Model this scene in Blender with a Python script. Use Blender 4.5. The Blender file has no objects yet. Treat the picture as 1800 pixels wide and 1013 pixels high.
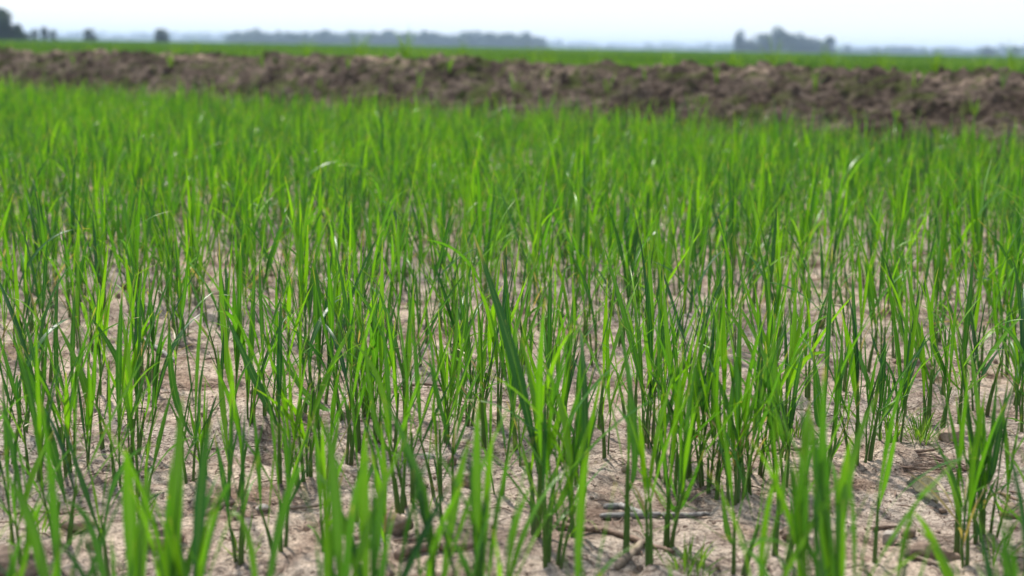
import bpy, math, random
import numpy as np
from mathutils import Matrix, Vector

# ------------------------------------------------------------------ camera, sky, sun, exposure
SC = bpy.context.scene
COL = SC.collection
W0, H0, F = 1800.0, 1013.0, 2500.0
CAM = np.array([0.0, 0.0, 0.5])
PITCH = math.atan((H0 / 2 - 83.0) / F)
ROLL = 0.0177
_f = np.array([0, math.cos(PITCH), -math.sin(PITCH)])
_r0 = np.array([1.0, 0, 0]); _u0 = np.cross(_r0, _f)
_r = _r0 * math.cos(ROLL) + _u0 * math.sin(ROLL)
_u = np.cross(_r, _f)
cam_data = bpy.data.cameras.new('camera'); cam = bpy.data.objects.new('camera', cam_data); COL.objects.link(cam)
cam.matrix_world = Matrix(((_r[0], _u[0], -_f[0], CAM[0]), (_r[1], _u[1], -_f[1], CAM[1]), (_r[2], _u[2], -_f[2], CAM[2]), (0, 0, 0, 1)))
cam_data.sensor_width = 36; cam_data.lens = 50
cam_data.clip_start = 0.02; cam_data.clip_end = 20000
cam_data.dof.use_dof = True; cam_data.dof.focus_distance = 1.86; cam_data.dof.aperture_fstop = 5.0
SC.camera = cam

SUN_EL, SUN_AZ = math.radians(58), math.radians(-28)     # azimuth from +Y, positive to the right (sun beyond the bank, left)
world = bpy.data.worlds.new("World"); SC.world = world; world.use_nodes = True
wn = world.node_tree.nodes; wl = world.node_tree.links
bg = wn['Background']; sky = wn.new('ShaderNodeTexSky'); sky.sky_type = 'NISHITA'; sky.sun_disc = False
sky.sun_elevation = SUN_EL; sky.sun_rotation = SUN_AZ
sky.air_density = 1.0; sky.dust_density = 0.6; sky.ozone_density = 1.0
hz = wn.new('ShaderNodeMix'); hz.data_type = 'RGBA'; hz.inputs[0].default_value = 0.75; hz.inputs[7].default_value = (3.95, 4.45, 5.2, 1)   # thin white cloud veil
wl.new(sky.outputs[0], hz.inputs[6]); wl.new(hz.outputs[2], bg.inputs[0]); bg.inputs[1].default_value = 0.12
sl = bpy.data.lights.new('sun', 'SUN'); sl.energy = 3.7; sl.angle = math.radians(3.5); sl.color = (1, 0.95, 0.87)
sun = bpy.data.objects.new('sun', sl); COL.objects.link(sun)
sd = Vector((math.sin(SUN_AZ) * math.cos(SUN_EL), math.cos(SUN_AZ) * math.cos(SUN_EL), math.sin(SUN_EL)))
sun.rotation_euler = sd.to_track_quat('Z', 'Y').to_euler(); sun.location = (0, 0, 30)
SC.view_settings.view_transform = 'Standard'; SC.view_settings.look = 'None'
SC.view_settings.exposure = 0.95; SC.view_settings.gamma = 1
SC.cycles.max_bounces = 6; SC.cycles.diffuse_bounces = 3; SC.cycles.transmission_bounces = 4
SC.cycles.volume_bounces = 0; SC.cycles.use_denoising = True

rng = np.random.default_rng(11)
R = random.Random(5)

def pix_dir(px, py):
    d = _f + _r * (px - W0 / 2) / F + _u * (H0 / 2 - py) / F
    return d
def ground_at(px, py, z=0.0):
    d = pix_dir(px, py); t = (z - CAM[2]) / d[2]
    return CAM + d * t
def point_at(px, py, depth):
    return CAM + pix_dir(px, py) * depth
def to_pix(p):
    v = np.asarray(p) - CAM; z = v @ _f
    return (W0 / 2 + F * (v @ _r) / z, H0 / 2 - F * (v @ _u) / z, z)

# ------------------------------------------------------------------ noise
def _hash(ix, iy, seed):
    h = (ix.astype(np.int64) * 374761393 + iy.astype(np.int64) * 668265263 + seed * 1442695041) & 0xffffffff
    h = ((h ^ (h >> 13)) * 1274126177) & 0xffffffff
    h = ((h ^ (h >> 16)) * 2246822519) & 0xffffffff
    return ((h ^ (h >> 15)) & 0xffffff) / float(0x1000000)
def vnoise(x, y, seed=0):
    ix = np.floor(x); iy = np.floor(y); fx = x - ix; fy = y - iy
    fx = fx * fx * (3 - 2 * fx); fy = fy * fy * (3 - 2 * fy)
    a = _hash(ix, iy, seed); b = _hash(ix + 1, iy, seed); c = _hash(ix, iy + 1, seed); d = _hash(ix + 1, iy + 1, seed)
    return (a * (1 - fx) + b * fx) * (1 - fy) + (c * (1 - fx) + d * fx) * fy - 0.5
def fbm(x, y, octv=4, seed=0, gain=0.5):
    s = 0; a = 1
    for k in range(octv):
        s = s + a * vnoise(x, y, seed + k); x = x * 2.03 + 7.1; y = y * 2.03 + 3.7; a *= gain
    return s
def lumps(x, y, seed=0, keep=1.0):
    """rounded clods: one random dome in each unit cell"""
    ix = np.floor(x); iy = np.floor(y); out = np.zeros_like(x)
    for dx in (-1, 0, 1):
        for dy in (-1, 0, 1):
            cx = ix + dx; cy = iy + dy
            px = cx + _hash(cx, cy, seed); py = cy + _hash(cx, cy, seed + 1)
            r = 0.25 + 0.55 * _hash(cx, cy, seed + 2); k = _hash(cx, cy, seed + 3) < keep
            an = _hash(cx, cy, seed + 4) * 3.14; e = 0.6 + 0.4 * _hash(cx, cy, seed + 5)
            ux = (x - px) * np.cos(an) + (y - py) * np.sin(an); uy = (-(x - px) * np.sin(an) + (y - py) * np.cos(an)) / e
            q = 1 - (ux * ux + uy * uy) / (r * r)
            out = np.maximum(out, np.where(k & (q > 0), np.sqrt(np.maximum(q, 0)) * r, 0))
    return out

def ground_z(x, y):
    x = np.asarray(x, float); y = np.asarray(y, float)
    near = np.clip((14 - np.hypot(x, y)) / 8, 0, 1)
    z = 0.02 * fbm(x * 1.3, y * 1.3, 3, 3) + 0.012 * fbm(x * 6, y * 6, 3, 9)
    return z * near
def ground_fine(x, y):
    near = np.clip((9 - np.hypot(x, y)) / 5, 0, 1)
    wx = x + 0.02 * fbm(x * 14, y * 14, 2, 31); wy = y + 0.02 * fbm(x * 14, y * 14, 2, 41)
    f = 0.005 * fbm(x * 26, y * 26, 4, 15, 0.6)
    patch = np.clip(fbm(x * 2.7, y * 2.7, 2, 77) * 2.2 + 0.45, 0, 1)
    f += patch * 0.26 * lumps(wx * 38, wy * 38, 51, 0.28) / 38
    f += (0.25 + patch) * 0.32 * lumps(wx * 90, wy * 90, 61, 0.35) / 90
    f += 0.35 * lumps(wx * 16, wy * 16, 71, 0.06) / 16
    pit = lumps(x * 60 + 9, y * 60, 81, 0.16) / 60
    return (f - 0.45 * pit) * near

# ------------------------------------------------------------------ mesh helpers
def new_mesh(name, V, Fc, mat=None, attrs=None, uv=None, smooth=True, mats=None, midx=None):
    V = np.asarray(V, np.float32); Fc = np.asarray(Fc, np.int32); n = Fc.shape[1]
    me = bpy.data.meshes.new(name)
    me.vertices.add(len(V)); me.vertices.foreach_set('co', V.ravel())
    me.loops.add(Fc.size); me.loops.foreach_set('vertex_index', Fc.ravel())
    me.polygons.add(len(Fc)); me.polygons.foreach_set('loop_start', np.arange(0, Fc.size, n, dtype=np.int32))
    me.update(calc_edges=True)
    me.polygons.foreach_set('use_smooth', np.full(len(Fc), smooth))
    if mats:
        for m in mats: me.materials.append(m)
        if midx is not None: me.polygons.foreach_set('material_index', np.asarray(midx, np.int32))
    elif mat: me.materials.append(mat)
    if attrs:
        for k, a in attrs.items():
            at = me.attributes.new(k, 'FLOAT', 'POINT'); at.data.foreach_set('value', np.asarray(a, np.float32))
    if uv is not None:
        u = me.uv_layers.new(name='UVMap'); u.data.foreach_set('uv', np.asarray(uv, np.float32)[Fc.ravel()].ravel())
    return me
def link(name, me, parent=None, loc=None):
    o = bpy.data.objects.new(name, me); COL.objects.link(o)
    if parent: o.parent = parent
    if loc is not None: o.location = loc
    return o
def tag(o, label=None, cat=None, group=None, kind=None):
    if label: o['label'] = label
    if cat: o['category'] = cat
    if group: o['group'] = group
    if kind: o['kind'] = kind
    return o
class Acc:
    """collects quads with tint and uv"""
    def __init__(s): s.V = []; s.F = []; s.T = []; s.U = []; s.n = 0
    def add(s, V, Fq, tint, uv):
        s.V.append(V); s.F.append(np.asarray(Fq) + s.n); s.T.append(np.full(len(V), tint) if np.isscalar(tint) else tint); s.U.append(uv); s.n += len(V)
    def mesh(s, name, mat, origin=(0, 0, 0), smooth=True):
        return new_mesh(name, np.vstack(s.V) - np.asarray(origin), np.vstack(s.F), mat, {'tint': np.concatenate(s.T)}, np.vstack(s.U), smooth)
_grid_cache = {}
def grid_faces(n, m, wrap=False):
    k = (n, m, wrap)
    if k not in _grid_cache:
        f = []
        for i in range(n - 1):
            for j in range(m if wrap else m - 1):
                j2 = (j + 1) % m; f.append((i * m + j, i * m + j2, (i + 1) * m + j2, (i + 1) * m + j))
        _grid_cache[k] = np.array(f, np.int32)
    return _grid_cache[k]

def norm(v): return v / (np.linalg.norm(v, axis=-1, keepdims=True) + 1e-12)
def leaf(acc, C, W, side, tint, fold=0.22, twist=0.0):
    """a lanceolate blade along the centre line C (n,3); side = rough direction of its width"""
    n = len(C); v = np.linspace(0, 1, n)
    T = norm(np.gradient(C, axis=0)); S = side - (T @ side)[:, None] * T; S = norm(S); N = np.cross(T, S)
    a = twist * v; S, N = S * np.cos(a)[:, None] + N * np.sin(a)[:, None], N * np.cos(a)[:, None] - S * np.sin(a)[:, None]
    b = np.clip(v / 0.5, 0, 1); w = W * 0.5 * (0.26 + 0.74 * b * b * (3 - 2 * b)) * (1 - np.clip((v - 0.38) / 0.62, 0, 1) ** 1.7) ** 0.95
    w = np.maximum(w, W * 0.012)
    wav = 0.05 * W * np.sin(v * 17 + tint * 40)
    P = np.empty((n, 3, 3))
    P[:, 0] = C - S * w[:, None] + N * wav[:, None]; P[:, 1] = C - N * (fold * w)[:, None]; P[:, 2] = C + S * w[:, None] - N * wav[:, None]
    uv = np.empty((n, 3, 2)); uv[:, 0, 0] = 0; uv[:, 1, 0] = .5; uv[:, 2, 0] = 1; uv[:, :, 1] = v[:, None]
    acc.add(P.reshape(-1, 3), grid_faces(n, 3), tint, uv.reshape(-1, 2))
def tube(acc, C, rad, tint, k=6, flat=1.0, side=np.array([1.0, 0, 0])):
    n = len(C); T = norm(np.gradient(C, axis=0))
    S = norm(side - (T @ side)[:, None] * T); N = np.cross(T, S); rad = np.broadcast_to(rad, (n,))
    a = np.linspace(0, 2 * np.pi, k, endpoint=False)
    P = C[:, None] + rad[:, None, None] * (S[:, None] * np.cos(a)[None, :, None] + flat * N[:, None] * np.sin(a)[None, :, None])
    uv = np.empty((n, k, 2)); uv[..., 0] = a / 6.2832; uv[..., 1] = np.linspace(0, 1, n)[:, None]
    acc.add(P.reshape(-1, 3), grid_faces(n, k, True), tint, uv.reshape(-1, 2))

# ------------------------------------------------------------------ materials
class Mat:
    def __init__(s, name):
        s.m = bpy.data.materials.new(name); s.m.use_nodes = True; s.t = s.m.node_tree; s.t.nodes.clear()
        s.out = s.n('ShaderNodeOutputMaterial')
    def n(s, kind, ins=None, **kw):
        nd = s.t.nodes.new(kind)
        for k, v in kw.items(): setattr(nd, k, v)
        for k, v in (ins or {}).items():
            if hasattr(v, 'is_output'): s.t.links.new(v, nd.inputs[k])
            else: nd.inputs[k].default_value = v
        return nd
    def noise(s, vec, scale, detail=4, rough=0.55, dist=0.0):
        return s.n('ShaderNodeTexNoise', {'Vector': vec, 'Scale': scale, 'Detail': detail, 'Roughness': rough, 'Distortion': dist}).outputs['Fac']
    def ramp(s, fac, stops, interp='LINEAR'):
        nd = s.n('ShaderNodeValToRGB', {'Fac': fac}); cr = nd.color_ramp; cr.interpolation = interp
        while len(cr.elements) < len(stops): cr.elements.new(0.5)
        for e, (p, c) in zip(cr.elements, stops): e.position = p; e.color = (*c, 1) if len(c) == 3 else c
        return nd.outputs[0]
    def mix(s, a, b, f, mode='MIX'):
        nd = s.n('ShaderNodeMix', data_type='RGBA', blend_type=mode)
        for i, v in ((0, f), (6, a), (7, b)):
            if hasattr(v, 'is_output'): s.t.links.new(v, nd.inputs[i])
            else: nd.inputs[i].default_value = v if i == 0 else (*v, 1)
        return nd.outputs[2]
    def math(s, op, a, b=0.0):
        nd = s.n('ShaderNodeMath', operation=op)
        for i, v in ((0, a), (1, b)):
            if hasattr(v, 'is_output'): s.t.links.new(v, nd.inputs[i])
            else: nd.inputs[i].default_value = v
        return nd.outputs[0]
    def bump(s, h, strength, dist):
        return s.n('ShaderNodeBump', {'Height': h, 'Strength': strength, 'Distance': dist}).outputs[0]
    def done(s, shader): s.t.links.new(shader, s.out.inputs[0]); return s.m
def g1(v): return (v, v, v)

def leaf_material(name, bright, mid, dark, trans=0.44, rough=0.30, dead=True, tcol=1.55, spec=0.5):
    M = Mat(name); at = M.n('ShaderNodeAttribute', attribute_name='tint').outputs['Fac']
    uv = M.n('ShaderNodeUVMap').outputs[0]; sep = M.n('ShaderNodeSeparateXYZ', {0: uv}); u, v = sep.outputs[0], sep.outputs[1]
    base = M.ramp(at, [(0, bright), (0.45, mid), (1, dark)])
    base = M.mix(base, (0.25, 0.20, 0.085), M.math('GREATER_THAN', at, 1.3))
    # long veins and the pale midrib
    vec = M.n('ShaderNodeCombineXYZ', {0: M.math('MULTIPLY', u, 16), 1: M.math('MULTIPLY', v, 1.2), 2: M.math('MULTIPLY', at, 30)}).outputs[0]
    veins = M.noise(vec, 1.4, 2)
    base = M.mix(base, M.ramp(veins, [(0.3, g1(0.6)), (0.7, g1(1.35))]), 0.55, 'MULTIPLY')
    rib = M.math('ABSOLUTE', M.math('SUBTRACT', u, 0.5))
    ribf = M.ramp(rib, [(0.0, g1(1)), (0.07, g1(0))])
    base = M.mix(base, (0.20, 0.36, 0.08), M.math('MULTIPLY', ribf, 0.4))
    if dead:
        vec2 = M.n('ShaderNodeCombineXYZ', {0: M.math('MULTIPLY', at, 91), 1: M.math('MULTIPLY', v, 2.5), 2: u}).outputs[0]
        blot = M.noise(vec2, 1.3, 3)
        edge = M.math('ADD', v, M.math('MULTIPLY', blot, 0.35))
        base = M.mix(base, (0.42, 0.36, 0.10), M.ramp(edge, [(1.09, g1(0)), (1.16, g1(0.8))]) if False else M.ramp(M.math('SUBTRACT', edge, 0.25), [(0.83, g1(0)), (0.93, g1(0.8))]))
    p = M.n('ShaderNodeBsdfPrincipled', {'Base Color': base, 'Roughness': rough, 'IOR': 1.4, 'Specular IOR Level': spec, 'Normal': M.bump(veins, 0.25, 0.0006)})
    t = M.n('ShaderNodeBsdfTranslucent', {'Color': M.mix(base, (tcol * 1.05, tcol, tcol * 0.45), 1.0, 'MULTIPLY')})
    return M.done(M.n('ShaderNodeMixShader', {0: trans, 1: p.outputs[0], 2: t.outputs[0]}).outputs[0])
LEAF = leaf_material('rice_leaf', (0.130, 0.305, 0.006), (0.056, 0.185, 0.007), (0.013, 0.068, 0.016))
WEED = leaf_material('weed_leaf', (0.13, 0.24, 0.02), (0.08, 0.19, 0.02), (0.04, 0.12, 0.02))
FARGRASS = leaf_material('far_crop_leaf', (0.105, 0.19, 0.022), (0.060, 0.135, 0.016), (0.035, 0.085, 0.016), dead=False, spec=0.0)

def stem_material():
    M = Mat('rice_stem'); at = M.n('ShaderNodeAttribute', attribute_name='tint').outputs['Fac']
    uv = M.n('ShaderNodeUVMap').outputs[0]; sep = M.n('ShaderNodeSeparateXYZ', {0: uv}); u, v = sep.outputs[0], sep.outputs[1]
    c = M.ramp(v, [(0.0, (0.15, 0.11, 0.06)), (0.07, (0.11, 0.10, 0.045)), (0.20, (0.085, 0.15, 0.03)), (0.5, (0.07, 0.17, 0.02)), (1, (0.08, 0.21, 0.018))])
    vec = M.n('ShaderNodeCombineXYZ', {0: M.math('MULTIPLY', u, 22), 1: M.math('MULTIPLY', v, 1.5), 2: M.math('MULTIPLY', at, 30)}).outputs[0]
    ve = M.noise(vec, 1.5, 2)
    c = M.mix(c, M.ramp(ve, [(0.3, g1(0.6)), (0.7, g1(1.3))]), 0.7, 'MULTIPLY')
    p = M.n('ShaderNodeBsdfPrincipled', {'Base Color': c, 'Roughness': 0.42, 'Normal': M.bump(ve, 0.3, 0.0005)})
    t = M.n('ShaderNodeBsdfTranslucent', {'Color': M.mix(c, (1.5, 1.5, 0.8), 1.0, 'MULTIPLY')})
    return M.done(M.n('ShaderNodeMixShader', {0: 0.2, 1: p.outputs[0], 2: t.outputs[0]}).outputs[0])
STEM = stem_material()

def soil_material():
    M = Mat('dry_soil'); P = M.n('ShaderNodeNewGeometry').outputs['Position']
    big = M.noise(P, 2.2, 4); med = M.noise(P, 14, 5, 0.6); fine = M.noise(P, 95, 5, 0.65); grit = M.noise(P, 420, 3, 0.6)
    c = M.ramp(med, [(0.32, (0.185, 0.125, 0.090)), (0.43, (0.385, 0.285, 0.22)), (0.56, (0.595, 0.475, 0.375)), (0.72, (0.48, 0.375, 0.29))])
    c = M.mix(c, (0.34, 0.31, 0.285), M.ramp(big, [(0.42, g1(0)), (0.66, g1(0.7))]))          # grey dusty crust
    c = M.mix(c, M.ramp(fine, [(0.34, g1(0.35)), (0.47, g1(0.9)), (0.68, g1(1.25))]), 0.9, 'MULTIPLY')
    c = M.mix(c, M.ramp(grit, [(0.36, g1(0.4)), (0.46, g1(0.95)), (0.7, g1(1.3))]), 0.75, 'MULTIPLY')
    # dark specks of rotten straw, stretched at random
    mp = M.n('ShaderNodeMapping', {'Vector': P, 'Rotation': (0, 0, 0.5), 'Scale': (1, 2.6, 1)}).outputs[0]
    sp = M.noise(mp, 150, 2, 0.5); c = M.mix(c, (0.09, 0.06, 0.045), M.ramp(sp, [(0.345, g1(0.9)), (0.38, g1(0))]))
    c = M.mix(c, M.mix(c, (0.50, 0.43, 0.40), 1.0, 'MULTIPLY'), M.ramp(M.noise(P, 5.5, 5, 0.6, 0.4), [(0.54, g1(0)), (0.64, g1(0.75))]))   # damp, darker patches
    # fine drying cracks
    vo = M.n('ShaderNodeTexVoronoi', {'Vector': M.n('ShaderNodeVectorMath', {0: P, 1: M.n('ShaderNodeVectorMath', {0: M.n('ShaderNodeTexNoise', {'Vector': P, 'Scale': 20.0}).outputs['Color'], 'Scale': 0.05}, operation='SCALE').outputs[0]}, operation='ADD').outputs[0], 'Scale': 26.0}, feature='DISTANCE_TO_EDGE').outputs['Distance']
    crack = M.ramp(vo, [(0.0, g1(0)), (0.035, g1(1))])
    ckm = M.ramp(big, [(0.42, g1(0)), (0.55, g1(0.9))])
    c = M.mix(c, (0.12, 0.085, 0.065), M.math('MULTIPLY', M.math('SUBTRACT', 1.0, crack), ckm))
    # beyond the bank: damp field soil under the crop
    h = M.math('ADD', M.math('MULTIPLY', fine, 1.0), M.math('MULTIPLY', grit, 0.35))
    h = M.math('ADD', h, M.math('MULTIPLY', M.noise(P, 220, 4, 0.7), 0.6))
    p = M.n('ShaderNodeBsdfPrincipled', {'Base Color': c, 'Roughness': 0.95, 'Specular IOR Level': 0.0, 'Normal': M.bump(h, 1.0, 0.010)})
    return M.done(p.outputs[0])
SOIL = soil_material()

def bank_material():
    M = Mat('bank_soil'); P = M.n('ShaderNodeNewGeometry').outputs['Position']
    a = M.noise(P, 3.6, 7, 0.66, 0.5); b = M.noise(P, 30, 5, 0.65); d = M.noise(P, 1.3, 3)
    c = M.ramp(a, [(0.34, (0.034, 0.026, 0.021)), (0.47, (0.086, 0.064, 0.051)), (0.58, (0.152, 0.117, 0.093)), (0.72, (0.27, 0.202, 0.157))])
    dry = M.n('ShaderNodeAttribute', attribute_name='dry').outputs['Fac']
    c = M.mix(c, (0.50, 0.37, 0.27), M.math('MULTIPLY', dry, M.ramp(a, [(0.50, g1(0.0)), (0.66, g1(0.9))])))
    c = M.mix(c, M.ramp(b, [(0.36, g1(0.35)), (0.58, g1(1.3))]), 0.85, 'MULTIPLY')
    st = M.noise(M.n('ShaderNodeMapping', {'Vector': P, 'Rotation': (0, 0, 0.61), 'Scale': (1, 1, 3.2)}).outputs[0], 13, 4, 0.65)
    c = M.mix(c, M.ramp(st, [(0.36, g1(0.45)), (0.52, g1(1.0)), (0.66, g1(1.5))]), 0.8, 'MULTIPLY')
    c = M.mix(c, (0.075, 0.095, 0.025), M.ramp(M.noise(P, 7.5, 4, 0.6, 0.6), [(0.50, g1(0)), (0.62, g1(0.75))]))   # green film of moss and seedlings
    p = M.n('ShaderNodeBsdfPrincipled', {'Base Color': c, 'Roughness': 0.93, 'Specular IOR Level': 0.05, 'Normal': M.bump(M.noise(P, 45, 6, 0.72), 1.0, 0.035)})
    return M.done(p.outputs[0])
BANK = bank_material()

def rough_material(name, c0, c1, scale, rough=0.85, stretch=None, bump=0.6, bd=0.002):
    M = Mat(name); P = M.n('ShaderNodeTexCoord').outputs['Object']
    if stretch: P = M.n('ShaderNodeMapping', {'Vector': P, 'Scale': stretch}).outputs[0]
    a = M.noise(P, scale, 6, 0.65); b = M.noise(P, scale * 5, 4, 0.6)
    c = M.ramp(a, [(0.33, c0), (0.66, c1)]); c = M.mix(c, M.ramp(b, [(0.3, g1(0.65)), (0.7, g1(1.2))]), 0.7, 'MULTIPLY')
    return M.done(M.n('ShaderNodeBsdfPrincipled', {'Base Color': c, 'Roughness': rough, 'Normal': M.bump(b, bump, bd)}).outputs[0])
BARK_GREY = rough_material('weathered_twig', (0.07, 0.06, 0.055), (0.30, 0.275, 0.255), 60, 0.6, stretch=(.3, 2, 2))
BARK_BROWN = rough_material('brown_root', (0.09, 0.055, 0.038), (0.26, 0.17, 0.12), 70, 0.8)
STRAW = rough_material('old_straw', (0.10, 0.07, 0.05), (0.34, 0.26, 0.19), 60, 0.8)
STONE_BROWN = rough_material('brown_stone', (0.19, 0.125, 0.09), (0.36, 0.255, 0.19), 45, 0.8)
PEBBLE_PALE = rough_material('pale_pebble', (0.26, 0.21, 0.175), (0.42, 0.37, 0.32), 50, 0.75)
CLOD = rough_material('soil_clod', (0.10, 0.068, 0.05), (0.30, 0.21, 0.155), 60, 0.95)
FLAKE = rough_material('algae_flake', (0.045, 0.05, 0.022), (0.12, 0.11, 0.055), 60, 0.75)

# ------------------------------------------------------------------ ground: one sheet out to the horizon
def build_ground():
    ys = np.concatenate([np.linspace(-4, 0.8, 14), np.geomspace(0.95, 7.5, 820), np.geomspace(7.6, 40, 70), np.geomspace(44, 5200, 45)])
    us = np.concatenate([-np.geomspace(8, 0.62, 22), np.linspace(-0.58, 0.58, 640), np.geomspace(0.62, 8, 22)])
    Y, U = np.meshgrid(ys, us, indexing='ij'); ye = np.maximum(Y, 0.9); ye = np.where(Y > 700, 700 + (Y - 700) * 0.4, ye); X = U * ye
    Z = ground_z(X, Y) + ground_fine(X, Y)
    for q in plants:                                                  # soil heaved up a little round each near stem
        bx, by = q[0][0], q[0][1]
        if 1.2 < by < 3.2 and abs(bx) < .5 * by:
            r0, r1 = np.searchsorted(ys, [by - .03, by + .03]); c0, c1 = np.searchsorted(us, [(bx - .03) / by, (bx + .03) / by])
            xs, yy = X[r0:r1, c0:c1], Y[r0:r1, c0:c1]; d2 = (xs - bx) ** 2 + (yy - by) ** 2
            Z[r0:r1, c0:c1] += .005 * np.exp(-d2 / .013 ** 2) * (1 + 1.2 * fbm(xs * 70, yy * 70, 2, 500))
    V = np.stack([X, Y, Z], -1).reshape(-1, 3); n, m = Y.shape
    i = np.arange(n - 1)[:, None] * m + np.arange(m - 1)[None]; i = i.ravel()
    Fc = np.stack([i, i + 1, i + m + 1, i + m], 1)
    tag(link('ground', new_mesh('ground', V, Fc, SOIL)), kind='structure', label='pale dry crusted soil of the rice field', cat='ground')

# ------------------------------------------------------------------ the mud bank (levee)
BN = np.array([0.705, 1.0]) / math.hypot(0.705, 1.0)          # across, away from the camera
BT = np.array([-BN[1], BN[0]])                             # along, to the far left
BC = 7.15 / math.hypot(0.705, 1.0)                            # front toe distance along BN
def bank_profile(t):
    up = np.clip(t / 0.80, 0, 1); dn = np.clip((1.95 - t) / 0.85, 0, 1)
    a = (up ** 0.8) * (1.15 - 0.15 * up); b = dn * dn * (3 - 2 * dn)
    return 0.43 * np.minimum(a, 1) * b
def bank_z(s, t):
    x = s * BT[0] + (BC + t) * BN[0]; y = s * BT[1] + (BC + t) * BN[1]
    env = np.clip(bank_profile(t) / 0.15, 0, 1)
    tt = t + 0.12 * fbm(s * 1.1, t * 0.5, 3, 5)
    wx = s + 0.05 * fbm(s * 7, t * 7, 2, 21); wy = t + 0.05 * fbm(s * 7 + 5, t * 7, 2, 23)
    z = bank_profile(tt)
    z = z + env * (0.032 * fbm(s * 0.9, t * 1.4, 3, 8) + 0.032 * fbm(s * 5, t * 5, 4, 18, 0.6))
    z = z + (0.25 + 0.75 * env) * (0.14 * lumps(wx * 5.5, wy * 5.5, 101, 0.3) / 5.5 + 0.26 * lumps(wx * 10, wy * 10, 111, 0.5) / 10 + 0.75 * lumps(wx * 21, wy * 21, 121, 0.6) / 21 + 0.7 * lumps(wx * 48, wy * 48, 131, 0.55) / 48 + 0.022 * fbm(wx * 22, wy * 22, 4, 141, 0.65))
    return z - 0.052
def build_bank():
    s = np.concatenate([np.linspace(-12, -4.6, 120), np.linspace(-4.5, 10, 1150), np.linspace(10.1, 32, 240)])
    t = np.concatenate([np.linspace(-0.45, 1.25, 150), np.linspace(1.28, 2.3, 40)])
    S, T = np.meshgrid(s, t, indexing='ij'); Z = bank_z(S, T)
    edge = np.clip((T + 0.45) / 0.45, 0, 1) * np.clip((2.3 - T) / 0.3, 0, 1)
    Z = Z * edge - 0.05 * (1 - edge)
    jx = 0.02 * fbm(S * 18, T * 18, 3, 61); jy = 0.02 * fbm(S * 18, T * 18, 3, 71)
    X = (S + jx) * BT[0] + (BC + T + jy) * BN[0]; Y = (S + jx) * BT[1] + (BC + T + jy) * BN[1]
    V = np.stack([X, Y, Z], -1).reshape(-1, 3); n, m = S.shape
    i = (np.arange(n - 1)[:, None] * m + np.arange(m - 1)[None]).ravel()
    Fc = np.stack([i, i + m, i + m + 1, i + 1], 1)
    dry = np.clip((Z - 0.34) / 0.08, 0, 1).ravel() * np.clip(fbm(S * 1.7, T * 3, 3, 91) * 2 + 0.75, 0, 1).ravel()
    tag(link('mud_bank', new_mesh('mud_bank', V, Fc, BANK, {'dry': dry})), kind='structure', label='long low bank of dark brown clods between two rice fields', cat='bank')
build_bank()
def bank_point(px, t):
    """ground position on the bank line at image column px and distance t behind its front toe"""
    d = pix_dir(px, 83); k = (BC + t) / (d[0] * BN[0] + d[1] * BN[1]); x, y = d[0] * k, d[1] * k
    s = x * BT[0] + y * BT[1]
    return np.array([x, y, float(bank_z(np.array([s]), np.array([t]))[0])])

# ------------------------------------------------------------------ rice plants
def curve_leaf(acc, p0, az, tilt, L, W, curl, tint, segs, twist=0.0, swing=0.0):
    v = np.linspace(0, 1, segs); th = tilt + curl * v ** 1.5; a = az + swing * v
    st = L / (segs - 1); D = np.stack([np.sin(th) * np.cos(a), np.sin(th) * np.sin(a), np.cos(th)], 1) * st
    C = np.vstack([p0, p0 + np.cumsum(D[:-1], 0)])
    side = np.array([-math.sin(az), math.cos(az), 0.0])
    leaf(acc, C, W, side, tint, 0.25, twist)
def aimed_leaf(acc, p0, tip, mid, W, tint, segs=16, twist=0.0, face=None):
    v = np.linspace(0, 1, segs)[:, None]; C = (1 - v) ** 2 * p0 + 2 * v * (1 - v) * mid + v ** 2 * tip
    side = np.array([1.0, 0.25, 0.15]) if face is None else face
    leaf(acc, C, W, side, tint, 0.2, twist)

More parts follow.
